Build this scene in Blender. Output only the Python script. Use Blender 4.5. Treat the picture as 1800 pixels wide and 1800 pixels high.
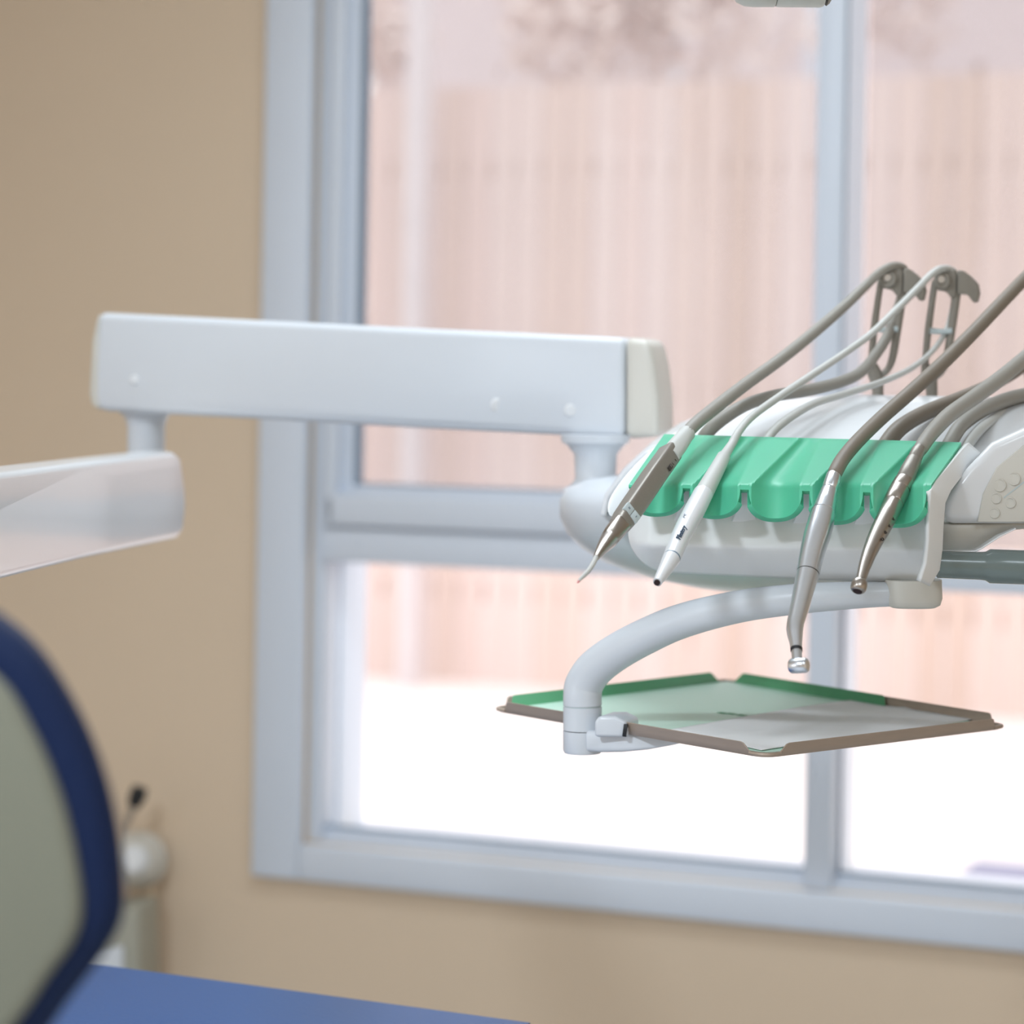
import bpy, bmesh, math, random
from mathutils import Vector, Matrix
random.seed(7)
SC = bpy.context.scene
for o in list(bpy.data.objects): bpy.data.objects.remove(o)

# ------------------------------------------------------------------ camera
F = 4500.0; HX, HY = 900.0, 650.0; ROLL = math.radians(1.0); ZC = 1.35
CR, SR = math.cos(ROLL), math.sin(ROLL)
cd = bpy.data.cameras.new('camera'); cam = bpy.data.objects.new('camera', cd)
SC.collection.objects.link(cam); SC.camera = cam
cd.sensor_width = 36; cd.lens = 36 * F / 1800; cd.shift_y = (HY - 900) / 1800.0
cam.matrix_world = Matrix.Translation((0, 0, ZC)) @ Matrix.Rotation(math.pi/2, 4, 'X') @ Matrix.Rotation(ROLL, 4, 'Z')
cd.dof.use_dof = True; cd.dof.focus_distance = 1.97; cd.dof.aperture_fstop = 4.6
cd.clip_start = 0.05; cd.clip_end = 200

# ------------------------------------------------------------------ view, world, lights
vs = SC.view_settings
vs.view_transform = 'Standard'; vs.look = 'None'; vs.gamma = 1; vs.use_curve_mapping = False
vs.exposure = 0.0
w = bpy.data.worlds.new('overcast_sky'); SC.world = w; w.use_nodes = True
bg = w.node_tree.nodes['Background']; bg.inputs[0].default_value = (1.0, 0.975, 0.985, 1); bg.inputs[1].default_value = 2.0

# wall frame: U runs along the window wall, N points into the room
YAW = math.radians(21.7); D0 = 4.0
UX = Vector((math.cos(YAW), -math.sin(YAW), 0)); NX = Vector((-math.sin(YAW), -math.cos(YAW), 0))
ORG = Vector((0, D0, 0))
def WP(u, z, n=0.0): return ORG + UX*u + NX*n + Vector((0, 0, z))
WM = Matrix(((UX.x, NX.x, 0, 0), (UX.y, NX.y, 0, D0), (0, 0, 1, 0), (0, 0, 0, 1)))

def area(name, loc, target, sx, sy, power, col):
    l = bpy.data.lights.new(name, 'AREA'); l.shape = 'RECTANGLE'; l.size = sx; l.size_y = sy
    l.energy = power; l.color = col
    o = bpy.data.objects.new(name, l); SC.collection.objects.link(o)
    o.location = loc
    o.rotation_euler = (Vector(target) - Vector(loc)).to_track_quat('-Z', 'Y').to_euler()
    return o
LP1 = WP(0.25, 2.56, 3.9); LP2 = WP(1.9, 2.56, 3.3); LP3 = WP(0.55, 2.56, 1.3)
area('ceiling_key_fill_light', LP1, LP1 - Vector((0, 0, 1)), 0.32, 0.3, 56, (0.80, 0.90, 1.0))
area('ceiling_key_fill_light', LP2, LP2 - Vector((0, 0, 1)), 1.1, 0.55, 15, (0.80, 0.90, 1.0))  # unseen panel, added as general fill for the room
area('ceiling_key_fill_light', LP3, LP3 - Vector((0, 0, 1)), 1.1, 0.55, 19, (0.82, 0.92, 1.0))  # unseen panel, added to brighten wall, window frame and tray
SWL = WP(-1.42, 1.6, 4.8)      # added fill light, set in the opening of an unseen side window
area('side_fill_light', SWL, SWL + UX, 1.2, 1.1, 21, (0.80, 0.90, 1.0))

# ------------------------------------------------------------------ helpers
def P(px, py, d):
    a, b = (px - HX)/F, (HY - py)/F
    return Vector(((a*CR - b*SR)*d, d, ZC + (a*SR + b*CR)*d))
def Pz(px, py, z):
    a, b = (px - HX)/F, (HY - py)/F
    d = (z - ZC)/(a*SR + b*CR); return P(px, py, d)
def uz(px, py, n=0.0):
    a, b = (px - HX)/F, (HY - py)/F
    v = Vector((a*CR - b*SR, 1, a*SR + b*CR))
    o = Vector((0, 0, ZC))
    t = ((ORG + NX*n) - o).dot(NX)/v.dot(NX); p = o + v*t
    return (p - ORG).dot(UX), p.z
def U(px, py=900, n=0.0): return uz(px, py, n)[0]
def Z(px, py, n=0.0): return uz(px, py, n)[1]
def S(c):
    c = c/255.0; return c/12.92 if c <= .04045 else ((c+.055)/1.055)**2.4
def rgb(r, g, b): return (S(r), S(g), S(b), 1)

MATS = {}
def mat(name, col, rough=.45, metal=0.0, var=.06, scale=6.0, bump=0.0, bscale=200.0, coat=0.0, sss=0.0, stretch=None, spec=.5):
    m = bpy.data.materials.new(name); m.use_nodes = True; nt = m.node_tree; N = nt.nodes; L = nt.links
    b = N['Principled BSDF']
    tc = N.new('ShaderNodeTexCoord'); mp = N.new('ShaderNodeMapping')
    if stretch: mp.inputs['Scale'].default_value = stretch
    L.new(tc.outputs['Object'], mp.inputs['Vector'])
    no = N.new('ShaderNodeTexNoise'); no.inputs['Scale'].default_value = scale; no.inputs['Detail'].default_value = 4
    L.new(mp.outputs[0], no.inputs['Vector'])
    mx = N.new('ShaderNodeMix'); mx.data_type = 'RGBA'
    mx.inputs[6].default_value = tuple(max(0, c*(1-var)) for c in col[:3]) + (1,)
    mx.inputs[7].default_value = tuple(min(1, c*(1+var)) for c in col[:3]) + (1,)
    L.new(no.outputs['Fac'], mx.inputs[0]); L.new(mx.outputs[2], b.inputs['Base Color'])
    b.inputs['Roughness'].default_value = rough; b.inputs['Metallic'].default_value = metal
    b.inputs['Coat Weight'].default_value = coat; b.inputs['Coat Roughness'].default_value = .12
    b.inputs['Specular IOR Level'].default_value = spec
    if sss:
        b.inputs['Subsurface Weight'].default_value = sss
        b.inputs['Subsurface Radius'].default_value = (.3, 1.0, .6); b.inputs['Subsurface Scale'].default_value = .006
    if bump:
        n2 = N.new('ShaderNodeTexNoise'); n2.inputs['Scale'].default_value = bscale; L.new(mp.outputs[0], n2.inputs['Vector'])
        bp = N.new('ShaderNodeBump'); bp.inputs['Strength'].default_value = bump; bp.inputs['Distance'].default_value = .002
        L.new(n2.outputs['Fac'], bp.inputs['Height']); L.new(bp.outputs[0], b.inputs['Normal'])
    MATS[name] = m; return m

M_wall = mat('warm_beige_wall_paint', rgb(224, 203, 178), .7, var=.03, scale=2, bump=.25, bscale=90)
M_ceil = mat('ceiling_paint', rgb(235, 232, 226), .8)
M_floor = mat('vinyl_floor', rgb(188, 193, 198), .35, var=.1, scale=3)
M_frame = mat('white_window_paint', rgb(220, 228, 240), .35, var=.02)
M_gasket = mat('window_gasket', rgb(120, 140, 160), .5)
M_white = mat('white_enamel', rgb(232, 234, 236), .28, var=.015, coat=.4)
M_arm = mat('pale_grey_enamel', rgb(216, 221, 227), .34, var=.015, coat=.15)
M_ivory = mat('ivory_plastic', rgb(214, 211, 202), .4, var=.02)
M_front = mat('console_white_plastic', rgb(240, 241, 240), .36, var=.02, coat=.1)
M_green = mat('green_silicone', rgb(88, 192, 154), .38, var=.03, sss=.25, scale=20)
M_taupe = mat('taupe_plastic', rgb(142, 136, 126), .5, var=.04)
M_hose = mat('grey_hose_rubber', rgb(156, 152, 144), .5, var=.03)
M_hosed = mat('taupe_hose_rubber', rgb(134, 124, 112), .5, var=.03)
M_hosew = mat('pale_hose_rubber', rgb(205, 206, 202), .5, var=.03)
M_steel = mat('satin_steel', rgb(228, 232, 238), .29, metal=1, var=.03, scale=40)
M_steelw = mat('warm_satin_steel', rgb(180, 172, 164), .3, metal=1, var=.05, scale=40)
M_taupem = mat('taupe_metallic_lacquer', rgb(152, 146, 138), .42, metal=.5, var=.08, scale=900)
M_traym = mat('worn_tray_steel', rgb(184, 166, 150), .5, metal=.3, var=.12, scale=30, stretch=(1, 1, 6))
M_liner = mat('green_tray_paper', rgb(208, 242, 222), .4, var=.03)
M_linerd = mat('green_reflection_and_print', rgb(96, 168, 122), .5, var=.05)  # deep green for painted rim reflections and the printed marks
M_napkin = mat('white_napkin_paper', rgb(246, 244, 243), .85, var=.02, bump=.3, bscale=60)
M_black = mat('black_rubber_and_shade', rgb(28, 30, 34), .5)  # black parts, and the painted shade of the clamp slot
M_dark = mat('recess_shade', rgb(48, 30, 32), .8)  # flat dark colour standing for shade inside small openings
M_print = mat('dark_print', rgb(60, 52, 48), .6)
M_printb = mat('blue_grey_print', rgb(78, 96, 116), .6)
M_printg = mat('pale_grey_print', rgb(184, 192, 204), .6)
M_button = mat('pale_button_plastic', rgb(196, 208, 210), .4)
M_handle = mat('grey_handle_plastic', rgb(112, 126, 124), .25, var=.03, coat=.5)
M_navy = mat('navy_vinyl', rgb(2, 28, 68), .6, var=.06, bump=.1, spec=.3)
M_blue = mat('blue_vinyl', rgb(46, 88, 144), .42, var=.05, bump=.1)
M_shell = mat('greenish_grey_shell', rgb(126, 128, 114), .5, var=.03)
M_concrete = mat('pale_concrete', rgb(236, 228, 226), .9, var=.04, scale=1.5)
M_terra = mat('grey_stone', rgb(150, 150, 172), .9, var=.1, scale=8)
M_post = mat('pale_painted_timber', rgb(214, 206, 208), .7, var=.05)
M_leaf = mat('pinkish_autumn_leaf', rgb(230, 215, 210), .7, var=.08, scale=3)
M_bark = mat('grey_bark', rgb(190, 170, 160), .9, var=.2)
M_pipe = mat('cream_pipe_plastic', rgb(198, 176, 148), .5)
M_teal = mat('grey_green_plastic', rgb(168, 166, 152), .5)
PLANK = [mat('fence_plank_'+n, rgb(*c), .85, var=.08, scale=2.2, stretch=(5, 5, .8), bump=.3, bscale=30)
         for n, c in (('pale_pink', (221, 204, 199)), ('rose', (220, 200, 194)), ('tan', (217, 197, 189)), ('brown', (208, 186, 175)), ('greyed', (218, 200, 194)))]
def glassy(name, tint, refl=1.0, scatter=0.0, scol=(.6, .6, .6, 1)):
    m = bpy.data.materials.new(name); m.use_nodes = True; nt = m.node_tree; N = nt.nodes; L = nt.links
    N.remove(N['Principled BSDF']); out = N['Material Output']
    tr = N.new('ShaderNodeBsdfTransparent'); tr.inputs[0].default_value = tint
    gl = N.new('ShaderNodeBsdfGlossy'); gl.inputs['Roughness'].default_value = .02
    fr = N.new('ShaderNodeFresnel'); fr.inputs[0].default_value = 1.12
    mx = N.new('ShaderNodeMixShader'); L.new(fr.outputs[0], mx.inputs[0]); L.new(tr.outputs[0], mx.inputs[1]); L.new(gl.outputs[0], mx.inputs[2])
    last = mx
    if scatter:
        df = N.new('ShaderNodeBsdfDiffuse'); df.inputs[0].default_value = scol
        wv = N.new('ShaderNodeTexNoise'); wv.inputs['Scale'].default_value = 300
        mr = N.new('ShaderNodeMapRange'); mr.inputs[3].default_value = scatter*.8; mr.inputs[4].default_value = scatter*1.2
        L.new(wv.outputs['Fac'], mr.inputs[0])
        m2 = N.new('ShaderNodeMixShader'); L.new(mr.outputs[0], m2.inputs[0]); L.new(tr.outputs[0], m2.inputs[1]); L.new(df.outputs[0], m2.inputs[2]); last = m2
    L.new(last.outputs[0], out.inputs[0]); return m
M_glass = glassy('window_glass', (.97, .98, .98, 1))
M_screen = glassy('insect_screen_mesh', (1, 1, 1, 1), scatter=.22, scol=(.4, .4, .42, 1))

def link(name, me, m=None, parent=None, smooth=True, angle=40):
    o = bpy.data.objects.new(name, me); SC.collection.objects.link(o)
    if m is not None and not me.materials: me.materials.append(m)
    if smooth:
        for p in me.polygons: p.use_smooth = True
        try: me.set_sharp_from_angle(angle=math.radians(angle))
        except Exception: pass
    if parent is not None:
        o.parent = parent
        if parent.type == 'EMPTY' or True: o.matrix_parent_inverse = parent.matrix_world.inverted()
    return o
def thing(name, label, cat, loc=(0, 0, 0), group=None):
    o = bpy.data.objects.new(name, None); SC.collection.objects.link(o); o.empty_display_size = .05
    o.location = loc; o.matrix_world = Matrix.Translation(loc)
    o['label'] = label; o['category'] = cat
    if group: o['group'] = group
    return o
def struct(o): o['kind'] = 'structure'; return o
def bm_mesh(bm, name):
    bmesh.ops.recalc_face_normals(bm, faces=bm.faces)
    me = bpy.data.meshes.new(name); bm.to_mesh(me); bm.free(); return me
def wbox(name, u0, u1, z0, z1, n0, n1, m, parent=None, bev=.003, seg=2):
    """box in the window wall's frame"""
    bm = bmesh.new(); bmesh.ops.create_cube(bm, size=1)
    for v in bm.verts:
        v.co = Vector((u0 + (v.co.x+.5)*(u1-u0), n0 + (v.co.y+.5)*(n1-n0), z0 + (v.co.z+.5)*(z1-z0)))
    bmesh.ops.recalc_face_normals(bm, faces=bm.faces)
    if bev: bmesh.ops.bevel(bm, geom=bm.edges[:], offset=bev, segments=seg, affect='EDGES', profile=.5)
    bm.transform(WM)
    return link(name, bm_mesh(bm, name), m, parent)
def cat_rom(pts, k=8):
    """pts: tuples of floats; smooth resample"""
    out = []; n = len(pts)
    for i in range(n-1):
        p0, p1, p2, p3 = pts[max(i-1, 0)], pts[i], pts[i+1], pts[min(i+2, n-1)]
        for j in range(k):
            t = j/k
            out.append(tuple(.5*((2*b) + (-a+c)*t + (2*a-5*b+4*c-d)*t*t + (-a+3*b-3*c+d)*t**3) for a, b, c, d in zip(p0, p1, p2, p3)))
    out.append(tuple(pts[-1])); return out
def loft(name, secs, m, parent=None, seg=20, up=None, caps=True, angle=40, twist=0.0):
    """secs: (center, w, h, exponent). w along the side axis, h along the viewer-facing axis."""
    cs = [Vector(s[0]) for s in secs]; n = len(cs); tans = []
    for i in range(n):
        a = cs[max(i-1, 0)]; b = cs[min(i+1, n-1)]
        k, l = i, i
        while (b-a).length < 1e-7 and (k > 0 or l < n-1):
            k = max(k-1, 0); l = min(l+1, n-1); a, b = cs[k], cs[l]
        tans.append((b-a).normalized())
    up = Vector(up) if up else Vector((0, -1, .0))
    bm = bmesh.new(); rings = []
    nv = (up - tans[0]*up.dot(tans[0])).normalized()
    for i in range(n):
        t = tans[i]; nv = (nv - t*nv.dot(t)).normalized(); sv = t.cross(nv)
        if twist:
            q = Matrix.Rotation(twist, 3, t); n2, s2 = q @ nv, q @ sv
        else: n2, s2 = nv, sv
        _, w_, h_, e = secs[i]; r = []
        for j in range(seg):
            a = 2*math.pi*j/seg; ca, sa = math.cos(a), math.sin(a)
            x = math.copysign(abs(ca)**(2/e), ca)*w_; y = math.copysign(abs(sa)**(2/e), sa)*h_
            r.append(bm.verts.new(cs[i] + s2*x + n2*y))
        rings.append(r)
    for a, b in zip(rings, rings[1:]):
        for j in range(seg): bm.faces.new((a[j], a[(j+1) % seg], b[(j+1) % seg], b[j]))
    if caps: bm.faces.new(rings[0]); bm.faces.new(rings[-1][::-1])
    return link(name, bm_mesh(bm, name), m, parent, angle=angle)
def R(px, d): return px*d/F
def tube(name, pts, m, parent=None, smooth=6, seg=14, angle=50):
    """pts: (px, py, depth, radius px)"""
    q = cat_rom(pts, smooth) if smooth else pts
    return loft(name, [(P(a, b, c), R(r, c), R(r, c), 2) for a, b, c, r in q], m, parent, seg=seg, angle=angle)
def lathe(name, a, b, prof, m, parent=None, seg=28, angle=30):
    """turned part between points a and b; prof: (fraction, radius m)"""
    a, b = Vector(a), Vector(b)
    bm = bmesh.new(); t = (b-a).normalized(); nv = Vector((0, -1, .01)); nv = (nv - t*nv.dot(t)).normalized(); sv = t.cross(nv); rings = []
    for f, r in prof:
        c = a + (b-a)*f; r = max(r, 1e-5)
        rings.append([bm.verts.new(c + sv*math.cos(2*math.pi*j/seg)*r + nv*math.sin(2*math.pi*j/seg)*r) for j in range(seg)])
    for x, y in zip(rings, rings[1:]):
        for j in range(seg): bm.faces.new((x[j], x[(j+1) % seg], y[(j+1) % seg], y[j]))
    bm.faces.new(rings[0]); bm.faces.new(rings[-1][::-1])
    return link(name, bm_mesh(bm, name), m, parent, angle=angle)
def grid(name, fn, us, vs_, m, parent=None, thick=0.0, offset=-1, angle=60, sub=0):
    vv = [fn(u, v) for v in vs_ for u in us]; nu = len(us)
    ff = [(j*nu+i, j*nu+i+1, (j+1)*nu+i+1, (j+1)*nu+i) for j in range(len(vs_)-1) for i in range(nu-1)]
    me = bpy.data.meshes.new(name); me.from_pydata(vv, [], ff); me.update()
    # make normals face the camera side
    s = sum((p.normal.dot(p.center - Vector((0, 0, ZC)))*p.area for p in me.polygons))
    if s > 0: me.flip_normals()
    o = link(name, me, m, parent, angle=angle)
    if sub:
        sb = o.modifiers.new('s', 'SUBSURF'); sb.levels = sb.render_levels = sub
    if thick:
        sd = o.modifiers.new('t', 'SOLIDIFY'); sd.thickness = thick; sd.offset = offset
    return o
def prism(name, poly, back, m, parent=None, bev=.004, seg=3, angle=40, extra=None):
    """poly: front outline points (3D); back: extrusion vector or function"""
    bm = bmesh.new()
    fr = [bm.verts.new(p) for p in poly]
    bk = [bm.verts.new(Vector(p) + (back(p) if callable(back) else Vector(back))) for p in poly]
    n = len(poly); bm.faces.new(fr); bm.faces.new(bk[::-1])
    for i in range(n): bm.faces.new((fr[i], bk[i], bk[(i+1) % n], fr[(i+1) % n]))
    bmesh.ops.recalc_face_normals(bm, faces=bm.faces)
    if bev:
        es = [e for e in bm.edges if e.calc_face_angle(0) > math.radians(28)]
        bmesh.ops.bevel(bm, geom=es, offset=bev, segments=seg, affect='EDGES', profile=.5, clamp_overlap=True)
    return link(name, bm_mesh(bm, name), m, parent, angle=angle)
def lettering(name, s, center, ax, nrm, size, m, parent, shear=0.0, ext=.0001):
    ax = ax.normalized(); nrm = (nrm - ax*nrm.dot(ax)).normalized(); y = nrm.cross(ax)
    c = bpy.data.curves.new(name, 'FONT'); c.body = s; c.size = size; c.align_x = 'CENTER'; c.align_y = 'CENTER'; c.extrude = ext; c.shear = shear
    t = bpy.data.objects.new(name, c); SC.collection.objects.link(t)
    bpy.context.view_layer.update()
    me = bpy.data.meshes.new_from_object(t.evaluated_get(bpy.context.evaluated_depsgraph_get()))
    bpy.data.objects.remove(t); me.name = name
    me.transform(Matrix(((ax.x, y.x, nrm.x, center.x), (ax.y, y.y, nrm.y, center.y), (ax.z, y.z, nrm.z, center.z), (0, 0, 0, 1))))
    me.materials.clear(); return link(name, me, m, parent, smooth=False)

# ------------------------------------------------------------------ window wall and room shell
cl = U(452, 900, .02); ol = U(545, 900, 0)                    # casing outer left, opening left
cb = Z(1000, 1595, .02); ob = Z(1000, 1524, 0)
m0, m1 = U(1422, 900, 0), U(1472, 900, 0)                     # mullion
pane_w = m0 - ol
orr = m1 + pane_w; cr = orr + (ol - cl)
ot = ob + 1.95; ct = ot + .09
UL, UR, NB, ZT = -1.5, 3.2, 6.0, 2.6
TH = .15
def wall_with_hole(name, u0, u1, z0, z1, h, to, m):
    """h=(u0,u1,z0,z1) hole, to: function (u,z,n)->world, thickness TH behind n=0"""
    bm = bmesh.new()
    for a, b, c, d in ((u0, h[0], z0, z1), (h[1], u1, z0, z1), (h[0], h[1], z0, h[2]), (h[0], h[1], h[3], z1)):
        vs8 = [bm.verts.new(to(u, z, n)) for n in (0, -TH) for u, z in ((a, c), (b, c), (b, d), (a, d))]
        for q in ((0, 1, 2, 3), (7, 6, 5, 4), (0, 4, 5, 1), (1, 5, 6, 2), (2, 6, 7, 3), (3, 7, 4, 0)): bm.faces.new([vs8[i] for i in q])
    return struct(link(name, bm_mesh(bm, name), m, smooth=False))
wall_with_hole('wall_back', UL-TH, UR+TH, -.25, ZT, (ol, orr, ob, ot), lambda u, z, n: WP(u, z, n), M_wall)
wall_with_hole('wall_left', 0, NB, 0, ZT, (4.1, 5.5, .95, 2.2), lambda u, z, n: WP(UL+n, z, u), M_wall)
for nm, a in (('wall_right', (UR, UR+TH, 0, ZT, 0, NB)), ('wall_front', (UL-TH, UR+TH, 0, ZT, NB, NB+TH))):
    struct(wbox(nm, *a, M_wall, bev=0))
struct(wbox('floor', UL-TH, UR+TH, -.12, 0, 0, NB+TH, M_floor, bev=0))
struct(wbox('ceiling', UL-TH, UR+TH, ZT, ZT+.12, -TH, NB+TH, M_ceil, bev=0))
struct(wbox('baseboard_back', UL, UR, 0, .1, 0, .015, M_frame))
struct(wbox('baseboard_left', UL, UL+.015, 0, .1, 0, NB, M_frame))
w2 = bpy.data.objects.new('fill_window', None); SC.collection.objects.link(w2); struct(w2); w2.location = WP(UL, 1.5, 4.8); w2.matrix_world = Matrix.Translation(w2.location)  # unseen window, added where its fill reaches the console from front left
for a in ((UL-.02, UL+.02, .9, .96, 4.05, 5.55), (UL-.02, UL+.02, 2.19, 2.26, 4.05, 5.55), (UL-.02, UL+.02, .9, 2.26, 4.04, 4.11), (UL-.02, UL+.02, .9, 2.26, 5.49, 5.56)):
    wbox('casing', *a, M_frame, w2)
wbox('glass_pane', UL-.09, UL-.085, .95, 2.2, 4.1, 5.5, M_glass, w2, bev=0)

win = bpy.data.objects.new('window_1', None); SC.collection.objects.link(win); struct(win)
win.location = WP((ol+orr)/2, ob, 0); win.matrix_world = Matrix.Translation(win.location)
# casing boards on the wall
wbox('casing', cl, ol, cb, ct, 0, .022, M_frame, win, .005)
wbox('casing', orr, cr, cb, ct, 0, .022, M_frame, win, .005)
wbox('casing', ol, orr, cb, ob, 0, .022, M_frame, win, .005)
wbox('casing', ol, orr, ot, ct, 0, .022, M_frame, win, .005)
# fixed frame
tz1, tz0 = Z(1000, 944, 0), Z(1000, 1008, 0)                  # transom
gz = Z(1000, 1491, -.04)                                      # bottom of the lower glass
FD = -.07
jl = ol + .022
wbox('frame_jamb', ol-.004, jl, ob, ot, FD, -.012, M_frame, win)
wbox('frame_jamb', orr-.03, orr+.004, ob, ot, FD, -.012, M_frame, win)
wbox('frame_sill', jl, orr-.03, ob-.004, gz-.012, FD, -.008, M_frame, win, .006)
wbox('glazing_bead', jl, m0, gz-.014, gz, -.06, -.025, M_frame, win, .004)
wbox('glazing_bead', m1, orr-.03, gz-.014, gz, -.06, -.025, M_frame, win, .004)
wbox('frame_head', jl, orr-.03, ot-.03, ot+.004, FD, -.012, M_frame, win)
wbox('mullion', m0, m1, ob, ot-.02, -.14, .0, M_frame, win, .004)
for a, b in ((jl, m0), (m1, orr-.03)):
    wbox('transom', a-.002, b+.002, tz0, tz1, FD-.02, .0, M_frame, win, .006)
# opening sash, upper left
s0, s1 = ol+.028, m0-.004
sb1 = Z(1000, 866, -.02); sg = U(630, 700, -.03)
wbox('sash_stile', s0, sg-.018, tz1+.002, ot-.03, -.05, .012, M_frame, win, .006)
wbox('sash_bead', sg-.022, sg, tz1+.03, ot-.05, -.045, -.012, M_frame, win, .004)
wbox('sash_rail', s0, s1, tz1+.002, sb1-.012, -.05, .012, M_frame, win, .008)
wbox('sash_bead', sg-.01, s1-.01, sb1-.016, sb1, -.045, -.012, M_frame, win, .004)
wbox('gasket', sg-.001, sg+.004, sb1, ot-.05, -.045, -.02, M_gasket, win, 0)
wbox('gasket', sg, s1-.01, sb1-.001, sb1+.003, -.045, -.02, M_gasket, win, 0)
wbox('gasket', m1-.001, m1+.002, tz1, ot-.03, -.012, -.008, M_gasket, win, 0)
wbox('gasket', m1, m1+.004, gz, tz0, -.046, -.04, M_gasket, win, 0)
wbox('gasket', jl, m0, gz-.001, gz+.003, -.05, -.03, M_gasket, win, 0)
wbox('gasket', m1, orr-.03, gz-.001, gz+.003, -.05, -.03, M_gasket, win, 0)
for a, b, c, d, n in ((sg, s1-.01, sb1, ot-.05, -.035), (m1, orr-.03, tz1, ot-.03, -.01), (jl, m0, gz, tz0, -.045), (m1, orr-.03, gz, tz0, -.045)):
    wbox('glass_pane', a-.003, b+.003, c-.003, d+.003, n-.004, n, M_glass, win, bev=0)
for a, b in ((jl, m0), (m1, orr-.03)):
    wbox('insect_screen', a, b, tz1, ot-.03, -.151, -.150, M_screen, win, bev=0)
wbox('outer_reveal', ol-.012, jl+.004, gz-.05, tz0+.02, -.17, FD-.002, M_frame, win, .002)
wbox('outer_sill', ol-.05, orr+.05, ob-.05, ob-.002, -.24, -.14, M_frame, win, .004)

# ------------------------------------------------------------------ outside
gr = wbox('ground', -14, 16, -.3, -.2, -22, -TH, M_concrete, bev=0); struct(gr)
FN = -8.0
fence = thing('fence', 'tall pinkish timber fence of upright boards beyond the window', 'fence', WP(0, -.2, FN))
pm = {}
pitch = .135
u = -5.0; i = 0
seq = [random.choice((0, 1, 1, 2, 2, 4)) for _ in range(90)]
while u < 6.5:
    k = seq[i % 90]
    if abs(u - U(1672, 300, FN)) < .1 or abs(u - U(1310, 300, FN)) < .06: k = 3
    if k not in pm:
        bm = bmesh.new(); bmesh.ops.create_cube(bm, size=1)
        for v in bm.verts: v.co = Vector((v.co.x*(pitch-.012), v.co.y*.022, (v.co.z+.5)*2.95))
        bmesh.ops.bevel(bm, geom=[e for e in bm.edges if abs(e.verts[0].co.z-e.verts[1].co.z) > 1], offset=.004, segments=1, affect='EDGES')
        pm[k] = bm_mesh(bm, 'plank'); pm[k].materials.append(PLANK[k])
    o = bpy.data.objects.new('plank', pm[k]); SC.collection.objects.link(o)
    o.matrix_world = Matrix.Translation(WP(u, -.2, FN + random.uniform(-.008, .008))) @ Matrix.Rotation(-YAW + math.pi, 4, 'Z')
    mw = o.matrix_world.copy(); o.parent = fence; o.matrix_parent_inverse = fence.matrix_world.inverted(); o.matrix_world = mw
    u += pitch; i += 1
for z in (.2, 1.2, 2.3): wbox('fence_rail', -5, 6.5, z, z+.09, FN-.08, FN-.03, PLANK[2], fence)
pu = U(733, 400, FN+.25)
pst = wbox('timber_post', pu-.05, pu+.05, -.2, 3.6, FN+.2, FN+.3, M_post); pst['label'] = 'pale upright post standing before the fence, seen through left pane'; pst['category'] = 'post'
slb = wbox('stone_slab', U(1790, 1455, -4.2)-.16, U(1790, 1455, -4.2)+.5, -.2, -.17, -4.35, -4.1, M_terra); slb['label'] = 'flat grey stone slab on the bright paving, right pane'; slb['category'] = 'slab'
def tree(px, d_n, h, r, label, cnt, seed):
    rnd = random.Random(seed); uu = U(px, 100, d_n)
    t = thing('small_tree', label, 'tree', WP(uu, -.2, d_n), 'trees beyond the fence')
    loft('trunk', [(WP(uu, -.2, d_n), .08, .08, 2), (WP(uu+.1, h*.5, d_n), .06, .06, 2), (WP(uu, h*.85, d_n), .03, .03, 2)], M_bark, t, seg=8)
    vv, ff = [], []
    for c in range(9):
        cc = Vector((rnd.uniform(-r, r), rnd.uniform(-r, r)*.6, rnd.uniform(-.7, .7)*r*.8)); cr_ = rnd.uniform(.3, .55)*r
        for _ in range(cnt//9):
            q = Vector((rnd.gauss(0, 1), rnd.gauss(0, 1), rnd.gauss(0, 1))).normalized()*cr_*rnd.uniform(.5, 1)
            p = WP(uu, h, d_n) + cc + q; a = Vector((rnd.gauss(0, 1), rnd.gauss(0, 1), rnd.gauss(0, 1))).normalized(); b = a.orthogonal().normalized()
            s = rnd.uniform(.04, .09); k = len(vv)
            vv += [p-a*s, p-b*s*.5, p+a*s, p+b*s*.5]; ff.append((k, k+1, k+2, k+3))
    me = bpy.data.meshes.new('foliage'); me.from_pydata(vv, [], ff); o = link('foliage', me, M_leaf, t, smooth=False); o['kind'] = 'stuff'
tree(1230, -10.2, 3.6, 1.0, 'sparse pinkish tree above the fence, middle of the large pane', 1500, 3)
tree(640, -10.5, 3.5, .55, 'small sparse tree above the fence at the left pane edge', 500, 5)
tree(1720, -12.2, 3.9, .7, 'sparse tree above the fence, seen right of the mullion', 900, 8)

M_render = mat('pale_house_render', rgb(216, 203, 204), .9, var=.06, scale=1.2)
M_roof = mat('brown_roof_tile', rgb(150, 120, 105), .9, var=.15)
hs = thing('house', 'pale rendered house wall rising beyond the fence and trees', 'house', WP(1, -.2, -15))
wbox('house_wall', -7, 9, -.2, 5.2, -20, -14.5, M_render, hs, .02)
wbox('house_roof', -7.4, 9.4, 5.2, 5.5, -20.4, -14.1, M_roof, hs, .05)
for hu in (-4.5, -.8, 2.9, 6.6):
    f = wbox('house_window', hu, hu+1.1, 2.9, 4.2, -14.52, -14.44, M_frame, hs, .01)
    wbox('pane', hu+.08, hu+1.02, 2.98, 4.12, -14.43, -14.42, M_render, f, 0)

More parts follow.
